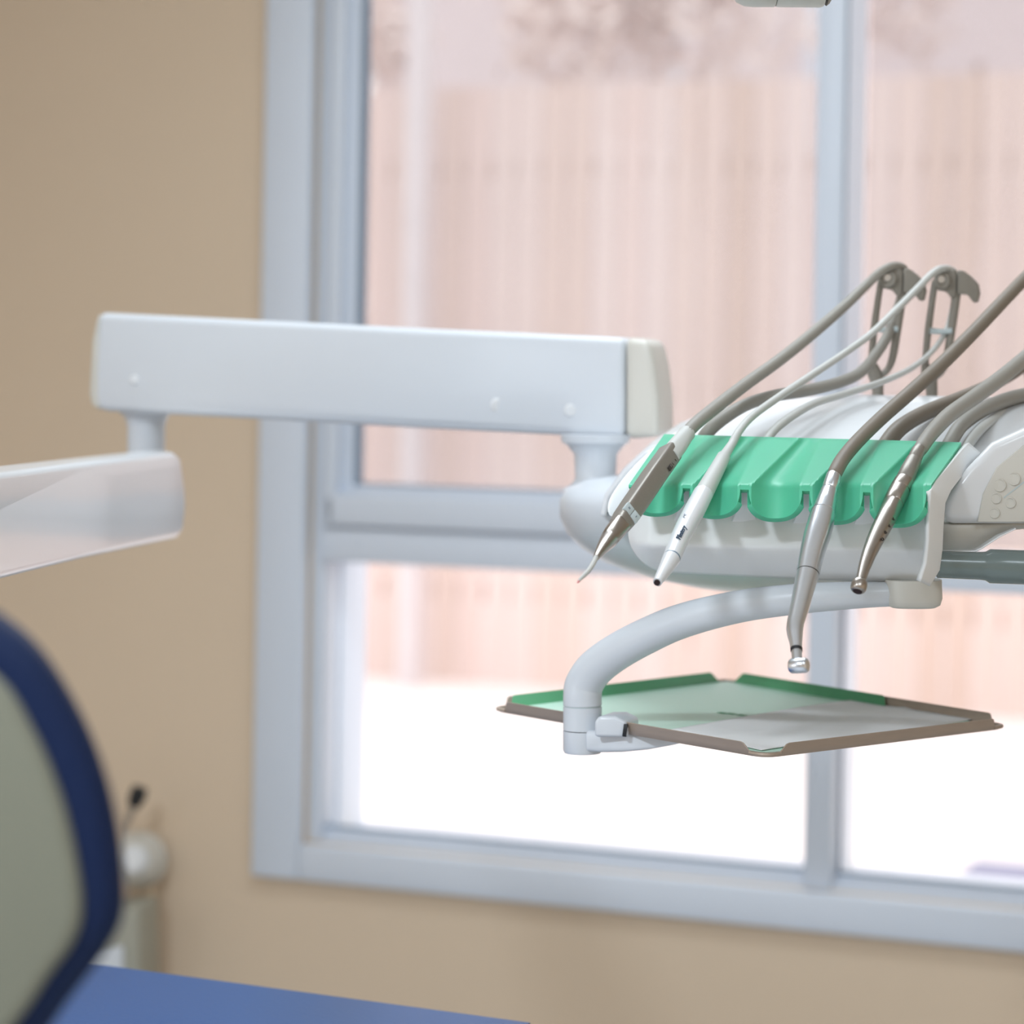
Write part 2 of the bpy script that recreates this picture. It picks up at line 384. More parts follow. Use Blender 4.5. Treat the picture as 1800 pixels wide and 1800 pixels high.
# ------------------------------------------------------------------ ceiling key lamp and added fill panels (above the frame)
for k, lp in enumerate((LP1, LP2, LP3)):
    t = thing('ceiling_key_fill', ('square ceiling panel lamp over the patient chair', 'unseen ceiling panel added as fill at the room right side', 'unseen ceiling panel added as fill close to the window wall')[k], 'lamp', lp + Vector((0, 0, .04)))
    lu, ln = (lp-ORG).dot(UX), (lp-ORG).dot(NX)
    for a in ((-.6, .6, -.33, -.3), (-.6, .6, .3, .33), (-.6, -.57, -.3, .3), (.57, .6, -.3, .3)):
        wbox('lamp_frame', lu+a[0], lu+a[1], ZT-.045, ZT, ln+a[2], ln+a[3], M_frame, t)

# ------------------------------------------------------------------ instrument delivery unit
unit = thing('instrument_delivery_unit', 'white dental instrument console with green silicone holder, before the window', 'dental unit', P(1330, 1040, 2.3))
def D(x): return 1.965 - (x-1370)*.00012
def sh(y): return 62*(852-y)/88 if y < 852 else 0.0
lobes = [(1155, 45, 902), (1257, 44, 906), (1363, 47, 911), (1470, 47, 916), (1579, 49, 921)]
def Bot(c):
    base = 858 + (c-1200)*.022
    for cx, hw, yb in lobes:
        t = (c-cx)/hw
        if abs(t) < 1: return base + (yb-base)*min(1, (1-abs(t)**2.6)**.5)
    return base
def mat_pt(c, v):
    yt = 763 + (c-1105)*.027; y = yt + (Bot(c)-yt)*v
    d = D(c)
    t = max(0, (852-y)/88)
    d += .095*t**1.05
    if y > 852: d -= .02*((y-852)/55)**1.1
    bumpd = 0.0
    for cx, hw, yb in lobes:
        wdt = hw*(.9 - .52*t) ; q = (c-cx-4*t)/wdt
        if abs(q) < 1: bumpd = .019*(1-q*q)**1.1*(1-.5*t)
    return P(c + sh(y), y, d + bumpd)
cs = set([1105, 1637])
x = 1105.0
while x < 1637: cs.add(round(x, 2)); x += 2.6
for cx, hw, yb in lobes:
    for s in (-1, 1):
        for k in (.9, .96, .985, .9995, 1.0005, 1.03, 1.1): cs.add(cx+s*hw*k)
cs = sorted(c for c in cs if 1105 <= c <= 1637)
vsm = [math.sin(i/30*math.pi/2)**1.0 for i in range(31)]
matt = grid('holder_mat', mat_pt, cs, vsm, M_green, unit, thick=.0045, offset=-1, angle=70)
matt['label'] = 'green silicone five-slot instrument holder mat'
bv = matt.modifiers.new('b', 'BEVEL'); bv.width = .0012; bv.segments = 2; bv.limit_method = 'ANGLE'; bv.angle_limit = math.radians(50)
# white front panel under the mat
def fb(x):
    if x < 1176: return 935 + 72*math.sqrt(max(0, 1-((1176-x)/72)**2))
    return 1007 + (x-1176)*.0485
def front_pt(x, v):
    yt = 826; yb_ = fb(x); y = yt + (yb_-yt)*v
    cy = 958 + (x-1200)*.022; bb = 1007 + (x-1176)*.0485
    d = D(x) + .03
    if y < 862: d += .09*(862-y)/88
    elif y < cy: d -= .006*(y-862)/(cy-862)
    else: d += -.006 + .034*((y-cy)/(bb-cy))**1.3
    l = max(0, (1150-x)/46); d += .02*l*l
    r = max(0, (x-1600)/40); d -= .004*r*r
    return P(x + sh(y)*.98, y, d)
xs = [1104 + 536*(i/70) for i in range(71)]; xs = [1104.2, 1105, 1107, 1110] + [x for x in xs if x > 1112]
pan = grid('front_panel', front_pt, xs, [i/44 for i in range(45)], M_front, unit, thick=.004, offset=-1, angle=50)
for cx, y0 in ((1206.5, 861), (1309, 863), (1416.5, 866), (1524, 868)):
    hw = 8.5; dz = lambda y: D(cx) + .009 + (.018*(y-y0-24)/30 if y > y0+24 else 0)
    prism('slot_divider', [P(cx+a, y0+b, dz(y0+b)) for a, b in ((-hw, 0), (hw, 0), (hw+2, 24), (hw+14, 54), (-hw-14, 54), (-hw-2, 24))], (0, .03, 0), M_front, unit, bev=.0008, seg=2)
# end cheek on the right
ridge = [(1703, 778), (1690, 792), (1668, 818), (1644, 846), (1636, 862), (1633, 900), (1632, 950), (1628, 990), (1618, 1022)]
outer = [(1724, 796), (1712, 812), (1692, 836), (1672, 862), (1662, 884), (1659, 920), (1657, 965), (1652, 1002), (1634, 1031)]
def dr(y): return D(1640) + (.09*(862-y)/88 if y < 862 else 0)
def cheek(u, v):
    i = min(int(v*8), 7); f = v*8-i
    a = Vector(ridge[i])*(1-f) + Vector(ridge[i+1])*f; b = Vector(outer[i])*(1-f) + Vector(outer[i+1])*f
    c = a*(1-u)+b*u
    return P(c.x, c.y, dr(a.y) - .006 + .02*u**1.2)
grid('end_cheek', cheek, [0, .06, .14, .3, .5, .7, .9, .97, 1], [i/32 for i in range(33)], M_front, unit, thick=.004, angle=60)
# bright rear cover (dome)
sil = [(1066, 905), (1072, 872), (1105, 828), (1150, 786), (1200, 752), (1260, 728), (1350, 712), (1480, 703), (1720, 707), (1900, 715), (2100, 760)]
def interp(tb, x):
    for (a, b), (c, d) in zip(tb, tb[1:]):
        if x <= c: return b + (d-b)*max(0, (x-a))/(c-a)
    return tb[-1][1]
def cover(x, s):
    y = interp(sil, x); yf = max(792 + (x-1105)*.02, y+4)
    if s < .5:
        k = s/.5; yy = yf + (y-yf)*math.sin(k*math.pi/2)
    else:
        k = (s-.5)/.5; yy = y + 60*(1-math.cos(k*math.pi/2))
    return P(x, yy, 2.104 - (x-1370)*.00012 + .31*s)
grid('rear_cover', cover, [1066, 1067, 1069, 1072, 1080, 1092] + [1105+i*16 for i in range(63)], [i/24 for i in range(25)], M_white, unit, thick=.005, angle=60)
def lcover(t, v):     # left flank of the cover hanging down behind the front panel
    y = 905 + v*14
    return P(1066+t*70, y - (1-v)*t*60 + 6*t, 2.05 + .03*t - .02*v)
prism('cover_flank', [P(a, b, 2.035 + .075*max(0, (905-b))/145) for a, b in cat_rom([(1190, 757), (1150, 785), (1105, 828), (1074, 870), (1067, 893), (1072, 907), (1090, 914), (1130, 922), (1190, 924)], 4)], (.02, .11, 0), M_white, unit, bev=.006, seg=4, angle=60)
# turned bowl housing under the console
bc = P(1330, 900, 2.38)
zz = lambda y: P(1330, y, 2.38).z
lathe('bowl_housing', (bc.x, bc.y, zz(842)), (bc.x, bc.y, zz(1044)),
      [(0, .10), (.0, .135), (.04, .16), (.12, .178), (.22, .1835), (.36, .183), (.5, .176), (.62, .163), (.74, .14), (.86, .103), (.94, .06), (1, .01)], M_arm, unit, seg=64, angle=60)
# control pod on the right
podf = [(1657, 921), (1657, 884), (1672, 858), (1700, 822), (1742, 778), (1800, 752), (1960, 742), (2080, 760), (2090, 921)]
prism('control_pod', [P(a, b, 1.985) for a, b in podf], (.05, .22, .0), M_white, unit, bev=.022, seg=6, angle=60)
def pund(x, v):
    yb = interp([(1657, 969), (1713, 967), (1745, 950), (1778, 932), (1800, 930), (2060, 935)], x)
    return P(x, 922 + (yb-922)*v, 1.992 + .012*v*v)
grid('pod_underside', pund, [1657, 1690, 1713, 1720, 1730, 1740, 1750, 1760, 1770, 1780, 1800, 1900, 2060], [0, .25, .5, .75, .9, 1], M_ivory, unit, thick=.02, offset=-1)
loft('bracket_strip', [(P(1656, 970, 1.985), .0009, .008, 4), (P(1711, 968, 1.985), .0009, .008, 4), (P(1722, 963, 1.985), .0009, .008, 4), (P(1755, 942, 1.985), .0009, .007, 4), (P(1784, 929, 1.985), .0006, .004, 4)], M_white, unit)
# membrane panel on the pod side
pnl = prism('keypad_panel', [P(a, b, 1.9835) for a, b in ((1718, 918), (1728, 868), (1752, 822), (1800, 782), (1900, 776), (1900, 918))], (0, .004, 0), M_ivory, unit, bev=.001)
def ring(name, px, py, r, d, m, parent, thick=1.0):
    lathe(name, P(px, py, d+.002), P(px, py, d-.0008), [(0, R(r, d)), (.7, R(r, d)), (1, R(r-thick, d)), (1, R(r-2.2, d)), (.8, R(r-2.6, d))], m, parent, seg=24)
for (a, b, r) in ((1757, 853, 12), (1751, 876, 10), (1782, 842, 12), (1748, 902, 10), (1776, 884, 10)):
    ring('membrane_key', a, b, r, 1.9835, M_ivory, pnl)
prism('panel_seam', [P(a, b, 1.9832) for a, b in ((1764, 874), (1800, 846), (1801, 848), (1765, 876))], (0, .001, 0), M_button, pnl, bev=0)
# grey handle
lathe('grip_handle', P(1646, 992, 1.975), P(1900, 1001, 1.975), [(0, .009), (.01, .0105), (.3, .0108), (.34, .0112), (.37, .0132), (.97, .0134), (1, .011)], M_handle, unit, seg=32, angle=40)
# tray arm
pod3 = loft('arm_pivot', [(P(1604, 1018, 2.0), .022, .022, 3), (P(1604, 1050, 2.0), .0225, .0225, 3), (P(1604, 1062, 2.0), .021, .021, 3), (P(1604, 1067, 2.0), .017, .017, 3)], M_ivory, unit, seg=40, angle=50)
apts = [(1640, 1044, 2.0, 21), (1550, 1045, 1.995, 22), (1470, 1048, 2.0, 25), (1400, 1053, 2.01, 27), (1300, 1066, 2.03, 28.5), (1200, 1091, 2.05, 30.5), (1130, 1121, 2.07, 32), (1078, 1150, 2.085, 33), (1044, 1177, 2.095, 33.5), (1027, 1203, 2.1, 34), (1024, 1222, 2.1, 34), (1024, 1239, 2.1, 34)]
tube('tray_arm', apts, M_arm, unit, smooth=6, seg=28, angle=60)
loft('arm_collar', [(P(1024, 1239, 2.1), R(32.5, 2.1), R(32.5, 2.1), 2), (P(1024, 1243, 2.1), R(32.5, 2.1), R(32.5, 2.1), 2)], M_button, unit, seg=28)
loft('tray_post', [(P(1024, 1242, 2.1), R(34, 2.1), R(34, 2.1), 2), (P(1024, 1282.5, 2.1), R(34.2, 2.1), R(34.2, 2.1), 2)], M_arm, unit, seg=28, angle=50)
loft('tray_post', [(P(1024, 1284, 2.1), R(34.4, 2.1), R(34.4, 2.1), 2), (P(1024, 1318, 2.1), R(34.4, 2.1), R(34.4, 2.1), 2), (P(1024, 1323, 2.1), R(32, 2.1), R(32, 2.1), 2)], M_arm, unit, seg=28, angle=50)
cj = [(1038, 1301, 2.09, 19), (1060, 1302, 2.085, 19.5), (1096, 1302, 2.078, 19), (1140, 1303, 2.07, 14), (1180, 1304, 2.06, 6), (1205, 1303, 2.055, 1.5)]
loft('tray_clamp', [(P(a, b, c), R(r, c), R(r*.9, c), 4) for a, b, c, r in cj], M_arm, unit, seg=24, angle=50)
prism('clamp_jaw', [P(a, b, c) for a, b, c in ((1044, 1296, 2.068), (1044, 1268, 2.068), (1052, 1259, 2.067), (1080, 1259, 2.064), (1101, 1269, 2.062), (1101, 1296, 2.062))], (.012, .03, 0), M_arm, unit, bev=.003, seg=3)
loft('clamp_slot_shade', [(P(1096, 1283, 2.064), .0052, .0035, 6), (P(1102.2, 1284, 2.0635), .0052, .0035, 6)], M_black, unit, seg=12)  # solid dark block stands in for the shade inside the slot

# support arms and pivots of the unit
def beam_d(px): return 2.72 + (2.40-2.72)*(px-160)/(1155-160)
def beam(name, pts, dfun, back, m, parent, bev=.008): return prism(name, [P(a, b, dfun(a)) for a, b in pts], back, m, parent, bev=bev, seg=4)
bk = Vector((.02, .075, 0))
beam('spring_arm', [(172, 549), (460, 563), (760, 578), (1098, 593), (1098, 771), (760, 754), (460, 737), (175, 722), (163, 700)], beam_d, bk, M_arm, unit, .009)
beam('arm_end_cap', [(1099, 592), (1140, 597), (1150, 640), (1157, 700), (1157, 768), (1099, 772)], beam_d, bk, M_ivory, unit, .008)
beam('arm_end_cap', [(172, 550), (176, 722), (160, 712), (156, 690), (161, 600)], beam_d, bk, M_ivory, unit, .004)
for a, b, r in ((877, 713, 15), (1003, 722, 12), (237, 668, 9)):
    d = beam_d(a); lathe('cover_button', P(a, b, d+.004), P(a, b, d-.004), [(0, R(r, d)), (.7, R(r, d)), (1, R(r*.75, d))], M_white, unit, seg=20)
lathe('arm_pivot_post', P(1047, 764, 2.425), P(1047, 860, 2.425), [(0, R(62, 2.42)), (.14, R(60, 2.42)), (.2, R(50, 2.42)), (.36, R(38, 2.42)), (.8, R(36, 2.42)), (.9, R(42, 2.42)), (1, R(60, 2.42))], M_arm, unit, angle=50)
lathe('arm_pivot_post', P(257, 712, 2.74), P(257, 815, 2.74), [(0, R(56, 2.74)), (.1, R(50, 2.74)), (.2, R(38, 2.74)), (.36, R(33, 2.74)), (1, R(33, 2.74))], M_arm, unit, angle=50)
def low_d(px): return 2.02 + (2.66-2.02)*px/320.0
beam('lower_arm', [(-420, 882), (0, 830), (150, 812), (306, 795), (318, 806), (324, 850), (325, 890), (321, 935), (312, 947), (150, 982), (0, 1021), (-420, 1120)], low_d, Vector((-.035, .075, 0)), M_white, unit, .013)
ce = P(-420, 1000, 1.2)
lathe('ceiling_column', (ce.x, ce.y+.04, 2.6), (ce.x, ce.y+.04, ce.z), [(0, .07), (.02, .07), (.03, .035), (.97, .035), (1, .03)], M_arm, unit)

# hose support whips on the console
def whip(dx, dy=0, d=2.29):
    root = None
    def q(pts, name, m, par, smooth=5): return tube(name, [(a+dx, b+dy, d+c, r) for a, b, c, r in pts], m, par, smooth=smooth, seg=10)
    root = q([(1541, 712, .0, 10), (1543, 690, 0, 10), (1541, 668, 0, 12), (1537, 655, 0, 13), (1532, 640, 0, 9)], 'hose_whip', M_taupe, unit)
    q([(1531, 645, 0, 7), (1533, 615, 0, 6), (1537, 575, 0, 6.5), (1543, 530, 0, 6), (1549, 490, 0, 6)], 'whip_rail', M_taupe, root)
    q([(1546, 662, 0, 6), (1560, 650, 0, 6), (1569, 628, 0, 7), (1577, 580, 0, 7.5), (1584, 530, 0, 8), (1590, 476, 0, 8.5)], 'whip_rail', M_taupe, root)
    q([(1539, 578, -.004, 5.5), (1560, 580, -.004, 5), (1578, 578, -.004, 5)], 'whip_crossbar', M_button, root, 2)
    pl = [(1588, 472), (1598, 472), (1611, 482), (1624, 495), (1627, 512), (1623, 528), (1616, 529), (1604, 514), (1588, 514)]
    prism('whip_wing', [P(a+dx, b+dy, d-.008) for a, b in pl], (.004, .016, 0), M_taupe, root, bev=.0015)
    lathe('pulley', P(1560+dx, 490+dy, d-.01), P(1572+dx, 489+dy, d+.012), [(0, R(14, d)), (.15, R(16, d)), (.3, R(12, d)), (.7, R(12, d)), (.85, R(16, d)), (1, R(14, d))], M_taupe, root)
    lathe('pulley_screw', P(1560+dx, 488+dy, d-.0125), P(1560+dx, 488+dy, d-.008), [(0, R(6, d)), (1, R(7, d))], M_steel, root, seg=12)
    prism('pulley_block', [P(a+dx, b+dy, d-.006) for a, b in ((1548, 476), (1582, 470), (1588, 480), (1586, 520), (1577, 522), (1568, 510), (1548, 506))], (.003, .012, 0), M_taupe, root, bev=.002)
    return root
whip(0); whip(95, 3); whip(275, 0); whip(410, 2)

# ------------------------------------------------------------------ handpieces (each with its hose)
def axis_frame(a, b):
    ax = (a-b).normalized(); view = (Vector((0, 0, ZC)) - (a+b)/2).normalized()
    n = (view - ax*view.dot(ax)).normalized(); return ax, n, n.cross(ax)
# 1: taupe syringe
g = 'instruments hanging in the green holder'
A = P(1204, 766, 2.035); Bt = P(1072, 948, 1.88)
def on(px, py, A_=(766, 2.035), B_=(948, 1.88)): return P(px, py, A_[1] + (B_[1]-A_[1])*(py-A_[0])/(B_[0]-A_[0]))
sy = thing('air_water_syringe', 'taupe square-bodied syringe with two pale buttons, leftmost in green holder', 'dental instrument', on(1140, 860), g)
loft('collar', [(on(1207, 762), .007, .007, 2), (on(1205, 765), .0066, .0066, 2), (on(1190, 785), .0076, .0072, 2.6), (on(1176, 803), .0078, .0072, 3)], M_hosew, sy, seg=24)
bsec = [(on(1180, 794), .0072, .0064, 6), (on(1178, 797), .0081, .0072, 6), (on(1148, 839), .0082, .0073, 6), (on(1113, 890), .0082, .0073, 6), (on(1098, 911), .0080, .0070, 5), (on(1089, 924), .0072, .0068, 4)]
body = loft('body', bsec, M_taupem, sy, seg=36, twist=math.radians(-18), angle=35)
loft('nozzle_cone', [(on(1089, 924), .0073, .0069, 4), (on(1081, 934), .0073, .0070, 3), (on(1072, 946), .0067, .0066, 2.2), (on(1071, 947.5), .0062, .0062, 2), (on(1070, 949), .0066, .0065, 2), (on(1058, 965), .0043, .0043, 2), (on(1048, 980), .0024, .0024, 2)], M_steelw, sy, seg=28, angle=50)
tube('nozzle', [(1048, 979, 1.853, 4.6), (1043, 990, 1.848, 4.5), (1036, 1001, 1.842, 4.3), (1029, 1009, 1.838, 4), (1021, 1017, 1.834, 3.2), (1017, 1022, 1.832, 2.4)], M_hosew, sy, seg=12)
tube('nozzle_tip', [(1018, 1021, 1.832, 2), (1015, 1024.5, 1.831, 1.2)], mat('pink_tip', rgb(226, 140, 140), .5), sy, smooth=0)
ax, n, s = axis_frame(on(1183, 795), on(1087, 925))
q18 = Matrix.Rotation(math.radians(18), 3, ax)
nf = q18 @ n; sf = q18 @ s
if nf.x < n.x: pass
def face_box(name, c, la, ls, h, m, par, bev=.0006, lift=.0):
    c = c + nf_*lift
    poly = [c + ax_*a*la + sf_*b*ls for a, b in ((-1, -1), (1, -1), (1, 1), (-1, 1))]
    return prism(name, poly, -nf_*h, m, par, bev=bev, seg=2)
# choose the twist sense that matches the loft
nf_, sf_, ax_ = Matrix.Rotation(math.radians(18), 3, ax) @ n, Matrix.Rotation(math.radians(18), 3, ax) @ s, ax
cb0 = on(1099, 909)
for k, off in ((0, .0039), (1, -.0039)):
    bt = face_box('rocker_button', cb0 + sf_*off + nf_*.0079, .0052, .0037, .003, M_button, sy)
    lettering('button_mark', ('≋', '≀')[k] if False else ('=', '~')[k], cb0 + sf_*off + nf_*.0080, ax_, nf_, .0046, M_printb, bt)
mk = on(1161, 822) + sf_*-.0040 + nf_*.0075
bl = face_box('print_block', mk, .0036, .0017, .0006, M_print, sy, bev=0)
lettering('lettering', 'F', mk + ax_*.0018 + nf_*.0001, ax_, nf_, .0036, M_taupe, bl)
lettering('lettering', '6', mk + ax_*.0058 + nf_*.0001, ax_, nf_, .0044, M_print, sy)
lettering('lettering', '8', mk + ax_*.0125 + nf_*.0001, ax_, nf_, .0032, M_print, sy)
tube('hose', [(1197, 778, 2.025, 11), (1206, 763, 2.035, 11.5), (1226, 742, 2.05, 12), (1262, 713, 2.08, 12), (1310, 676, 2.12, 11.5), (1370, 633, 2.16, 11), (1430, 585, 2.21, 10.5), (1482, 540, 2.25, 9.5), (1520, 504, 2.27, 8.5), (1545, 480, 2.275, 8), (1562, 470, 2.28, 8), (1578, 468, 2.29, 8), (1590, 476, 2.3, 8), (1590, 500, 2.31, 8), (1578, 540, 2.31, 8), (1560, 590, 2.28, 9), (1538, 625, 2.26, 9.5), (1512, 655, 2.23, 10), (1475, 672, 2.2, 10.5), (1420, 686, 2.17, 11), (1360, 696, 2.15, 11), (1310, 712, 2.13, 11.5), (1268, 738, 2.115, 12), (1242, 762, 2.11, 12), (1228, 785, 2.125, 11)], M_hose, sy, smooth=7)

# 2: white scaler handpiece
def on2(px, py): return P(px, py, 2.045 + (1.875-2.045)*(py-770)/(1022-770))
sc = thing('scaler_handpiece', 'slim white handpiece with script lettering, second from left in green holder', 'dental instrument', on2(1215, 890), g)
def seq2(name, rows, m, par, seg=28, angle=40):
    return loft(name, [(on2(a, b), R(r, 1.95), R(r, 1.95), 2) for a, b, r in rows], m, par, seg=seg, angle=angle)
seq2('sleeve', [(1300, 758, 6.5), (1287, 780, 8), (1274, 800, 9.5), (1272, 803, 12.5), (1262, 822, 14), (1240, 862, 16.8), (1236, 869, 17.6)], M_hosew, sc)
seq2('body', [(1236, 868, 18), (1222, 895, 18.8), (1206, 925, 18), (1192, 953, 16.4), (1181, 980, 15.4)], M_white, sc)
seq2('seam_ring', [(1181.2, 979.5, 15.1), (1180.2, 982, 15)], M_gasket, sc)
seq2('tip_sleeve', [(1180, 981.8, 15.4), (1168, 1003, 11.8), (1157, 1021, 8.2), (1155.5, 1023.5, 8)], M_white, sc)
seq2('tip_opening_shade', [(1156, 1022, 5.5), (1154.6, 1025, 5.3)], M_dark, sc)  # dark plug painted as the shade inside the tip hole
ax2, n2, s2 = axis_frame(on2(1236, 868), on2(1181, 980))
c2 = on2(1193, 950) + s2*.0008 + n2*(R(16.9, 1.95))
lettering('lettering', 'Mastery', c2, ax2, n2, .0056, M_printb, sc, shear=.3, ext=.0007)
lettering('lettering', 'CE', on2(1199, 921) + n2*(R(18.4, 1.95)), ax2, n2, .005, M_printg, sc, ext=.0004)
seq = [(1288, 778, 2.04, 8), (1300, 757, 2.05, 7), (1322, 732, 2.07, 7), (1366, 700, 2.1, 7), (1420, 664, 2.14, 7), (1480, 624, 2.18, 6.5), (1530, 588, 2.21, 6.5), (1575, 545, 2.24, 6.5), (1612, 508, 2.26, 6.5), (1640, 480, 2.27, 6.5), (1658, 472, 2.28, 6.5), (1676, 478, 2.3, 6.5), (1684, 500, 2.31, 6.5), (1676, 540, 2.31, 6), (1664, 580, 2.3, 5), (1645, 610, 2.27, 5), (1622, 633, 2.25, 5), (1590, 654, 2.22, 5.5), (1540, 675, 2.19, 6), (1480, 694, 2.16, 6.5), (1430, 710, 2.13, 7), (1390, 733, 2.1, 7.5), (1360, 757, 2.08, 8), (1340, 785, 2.06, 8)]
tube('hose', seq, M_hosew, sc, smooth=7)

# 3: silver contra-angle on motor
def on3(px, py): return P(px, py, 1.965 + (1.845-1.965)*(py-830)/(1180-830))
ca = thing('contra_angle_handpiece', 'long silver contra-angle handpiece hanging lowest, with small round head', 'dental instrument', on3(1425, 960), g)
def seq3(name, rows, m, par=ca, f=on3, seg=30, angle=35, dd=1.93):
    return loft(name, [(f(a, b), R(r, dd), R(r, dd), 2) for a, b, r in rows], m, par, seg=seg, angle=angle)
seq3('connector', [(1467, 833, 11), (1465.5, 836, 13.5), (1459, 858, 14.5), (1458.6, 859, 13.6), (1458, 861, 13.6), (1457.5, 862, 15), (1452, 884, 18.5), (1448, 898, 20)], M_steel)
seq3('motor_body', [(1448, 898, 19.2), (1447.5, 900, 19.2), (1447, 901, 22), (1442, 922, 23.5), (1435, 945, 23.5), (1428, 970, 22), (1423, 992, 21), (1420, 1007, 20.3)], M_steel)
seq3('seam_ring', [(1420.2, 1006, 19.8), (1419.6, 1009, 19.8)], M_black)
seq3('neck', [(1419.8, 1008.5, 20), (1412, 1040, 18), (1405, 1070, 16.5), (1398.5, 1095, 15), (1397, 1106, 14.7), (1397.5, 1116, 13.5), (1399, 1130, 11), (1400, 1142, 10)], M_steel)
seq3('black_band', [(1400, 1140, 10.4), (1400.2, 1144.5, 10.2)], M_black)
seq3('head_stem', [(1400.2, 1144, 9.2), (1401, 1158, 9), (1402, 1170, 10)], M_steel)
hp = on3(1405, 1170)
dirh = Vector((1, -.55, .13)).normalized()
lathe('head', hp - dirh*.0072, hp + dirh*.0072, [(0, .001), (0, .0046), (.1, .0055), (.5, .0057), (.85, .0055), (.95, .0046), (1, .003), (1, .0005)], M_steel, ca, seg=28, angle=50)
tube('hose', [(1462, 848, 1.96, 10), (1468, 831, 1.965, 13), (1482, 806, 1.985, 13), (1508, 775, 2.01, 13), (1550, 734, 2.05, 13), (1600, 690, 2.08, 13), (1655, 640, 2.12, 13), (1715, 580, 2.16, 12.5), (1770, 522, 2.2, 12), (1812, 480, 2.24, 11.5), (1838, 467, 2.28, 11), (1856, 472, 2.3, 11), (1864, 510, 2.31, 11), (1850, 560, 2.31, 11), (1824, 610, 2.28, 11.5), (1790, 648, 2.24, 12), (1745, 675, 2.2, 12), (1690, 700, 2.16, 13), (1630, 724, 2.12, 14), (1585, 750, 2.085, 15), (1560, 778, 2.07, 15), (1545, 806, 2.062, 14)], M_hosed, ca, smooth=7)

# 4: taupe turbine
def on4(px, py): return P(px, py, 1.985 + (1.865-1.985)*(py-790)/(1035-790))
tu = thing('turbine_handpiece', 'curved taupe metallic turbine handpiece, rightmost in green holder', 'dental instrument', on4(1560, 920), g)
def seq4(name, rows, m, angle=35): return seq3(name, rows, m, tu, on4, angle=angle)
seq4('connector', [(1617, 788, 11), (1614, 793, 12.5), (1608, 806, 13), (1607.5, 807, 12.3), (1607, 808, 12.3), (1606.5, 809, 14), (1598, 826, 15.5), (1590, 846, 17), (1589.6, 847, 16)], M_taupem)
seq4('swivel_ring', [(1589.6, 846.5, 18), (1582, 860, 18.6), (1581.6, 862, 17.6)], M_steelw)
seq4('body', [(1581.4, 861, 18.4), (1576, 872, 18.6), (1570.2, 884, 18.2), (1570, 885, 17.4), (1569.6, 886, 18), (1560, 907, 17.6), (1548, 930, 16.6), (1537, 952, 14.6), (1527, 975, 12.6), (1519, 998, 10.6), (1514, 1016, 8.6), (1512.5, 1022, 8)], M_steelw, 50)
hq = on4(1510, 1029); dq = Vector((-.25, -.5, -.75)).normalized()
lathe('head', hq - dq*.0052, hq + dq*.0052, [(0, .002), (.03, .0042), (.2, .0056), (.5, .006), (.8, .0058), (.93, .005), (1, .004), (1, .0005)], M_steelw, tu, seg=28, angle=50)
lathe('head_opening_shade', hq + dq*.0048, hq + dq*.0056, [(0, .0036), (1, .0034)], M_dark, tu, seg=20)  # dark disc in place of real shade in the head's opening
for a, b in ((1559, 908), (1552, 920), (1545, 931), (1540, 943)):
    lettering('engraving', random.choice(('o', 's', 'v', 'e')), on4(a+6, b+3) + Vector((.001, -R(16.3, 1.93), 0)), (on4(1570, 885)-on4(1537, 952)), Vector((.25, -1, 0)), .0055, M_print, tu, ext=.0004)
tube('hose', [(1612, 800, 1.985, 10), (1620, 786, 1.99, 13), (1637, 762, 2.01, 13.5), (1668, 730, 2.04, 14), (1710, 700, 2.07, 14), (1760, 664, 2.11, 14), (1815, 618, 2.16, 13), (1880, 560, 2.2, 12), (1940, 500, 2.25, 11), (1972, 470, 2.28, 11), (1990, 470, 2.3, 11), (1998, 510, 2.31, 11), (1980, 570, 2.3, 11), (1940, 630, 2.26, 11), (1880, 668, 2.22, 12), (1820, 690, 2.18, 13), (1770, 702, 2.15, 13), (1725, 722, 2.11, 13), (1690, 748, 2.075, 13), (1672, 775, 2.06, 13), (1655, 806, 2.052, 12)], M_hose, tu, smooth=7)
tube('air_line', [(1845, 705, 2.2, 6), (1800, 716, 2.17, 7), (1760, 728, 2.14, 8), (1728, 750, 2.09, 9), (1706, 775, 2.065, 10), (1690, 806, 2.05, 9)], M_hosew, unit)

# ------------------------------------------------------------------ tray with its lining and napkin
zt = ZC - .293
Lc, Fc, Rc, Bc = (Pz(868, 1250, zt), Pz(1345, 1333, zt), Pz(1768, 1281, zt), Pz(1276, 1200, zt))
tray = thing('instrument_tray', 'shallow steel instrument tray with cut corners clamped below the console', 'tray', (Lc+Rc)/2)
def rounded(corners, r, k=5):
    out = []; n = len(corners)
    for i in range(n):
        a, b, c = corners[i-1], corners[i], corners[(i+1) % n]
        p = b + (a-b).normalized()*r; q = b + (c-b).normalized()*r
        for j in range(k+1):
            t = j/k; out.append(p*(1-t)**2 + b*2*t*(1-t) + q*t*t)
    return out
CC = [Lc, Fc, Rc, Bc]; cen = sum(CC, Vector())/4
prism('tray_base', rounded(CC, .014), (0, 0, .0016), M_traym, tray, bev=.0005)
up = Vector((0, 0, 1))
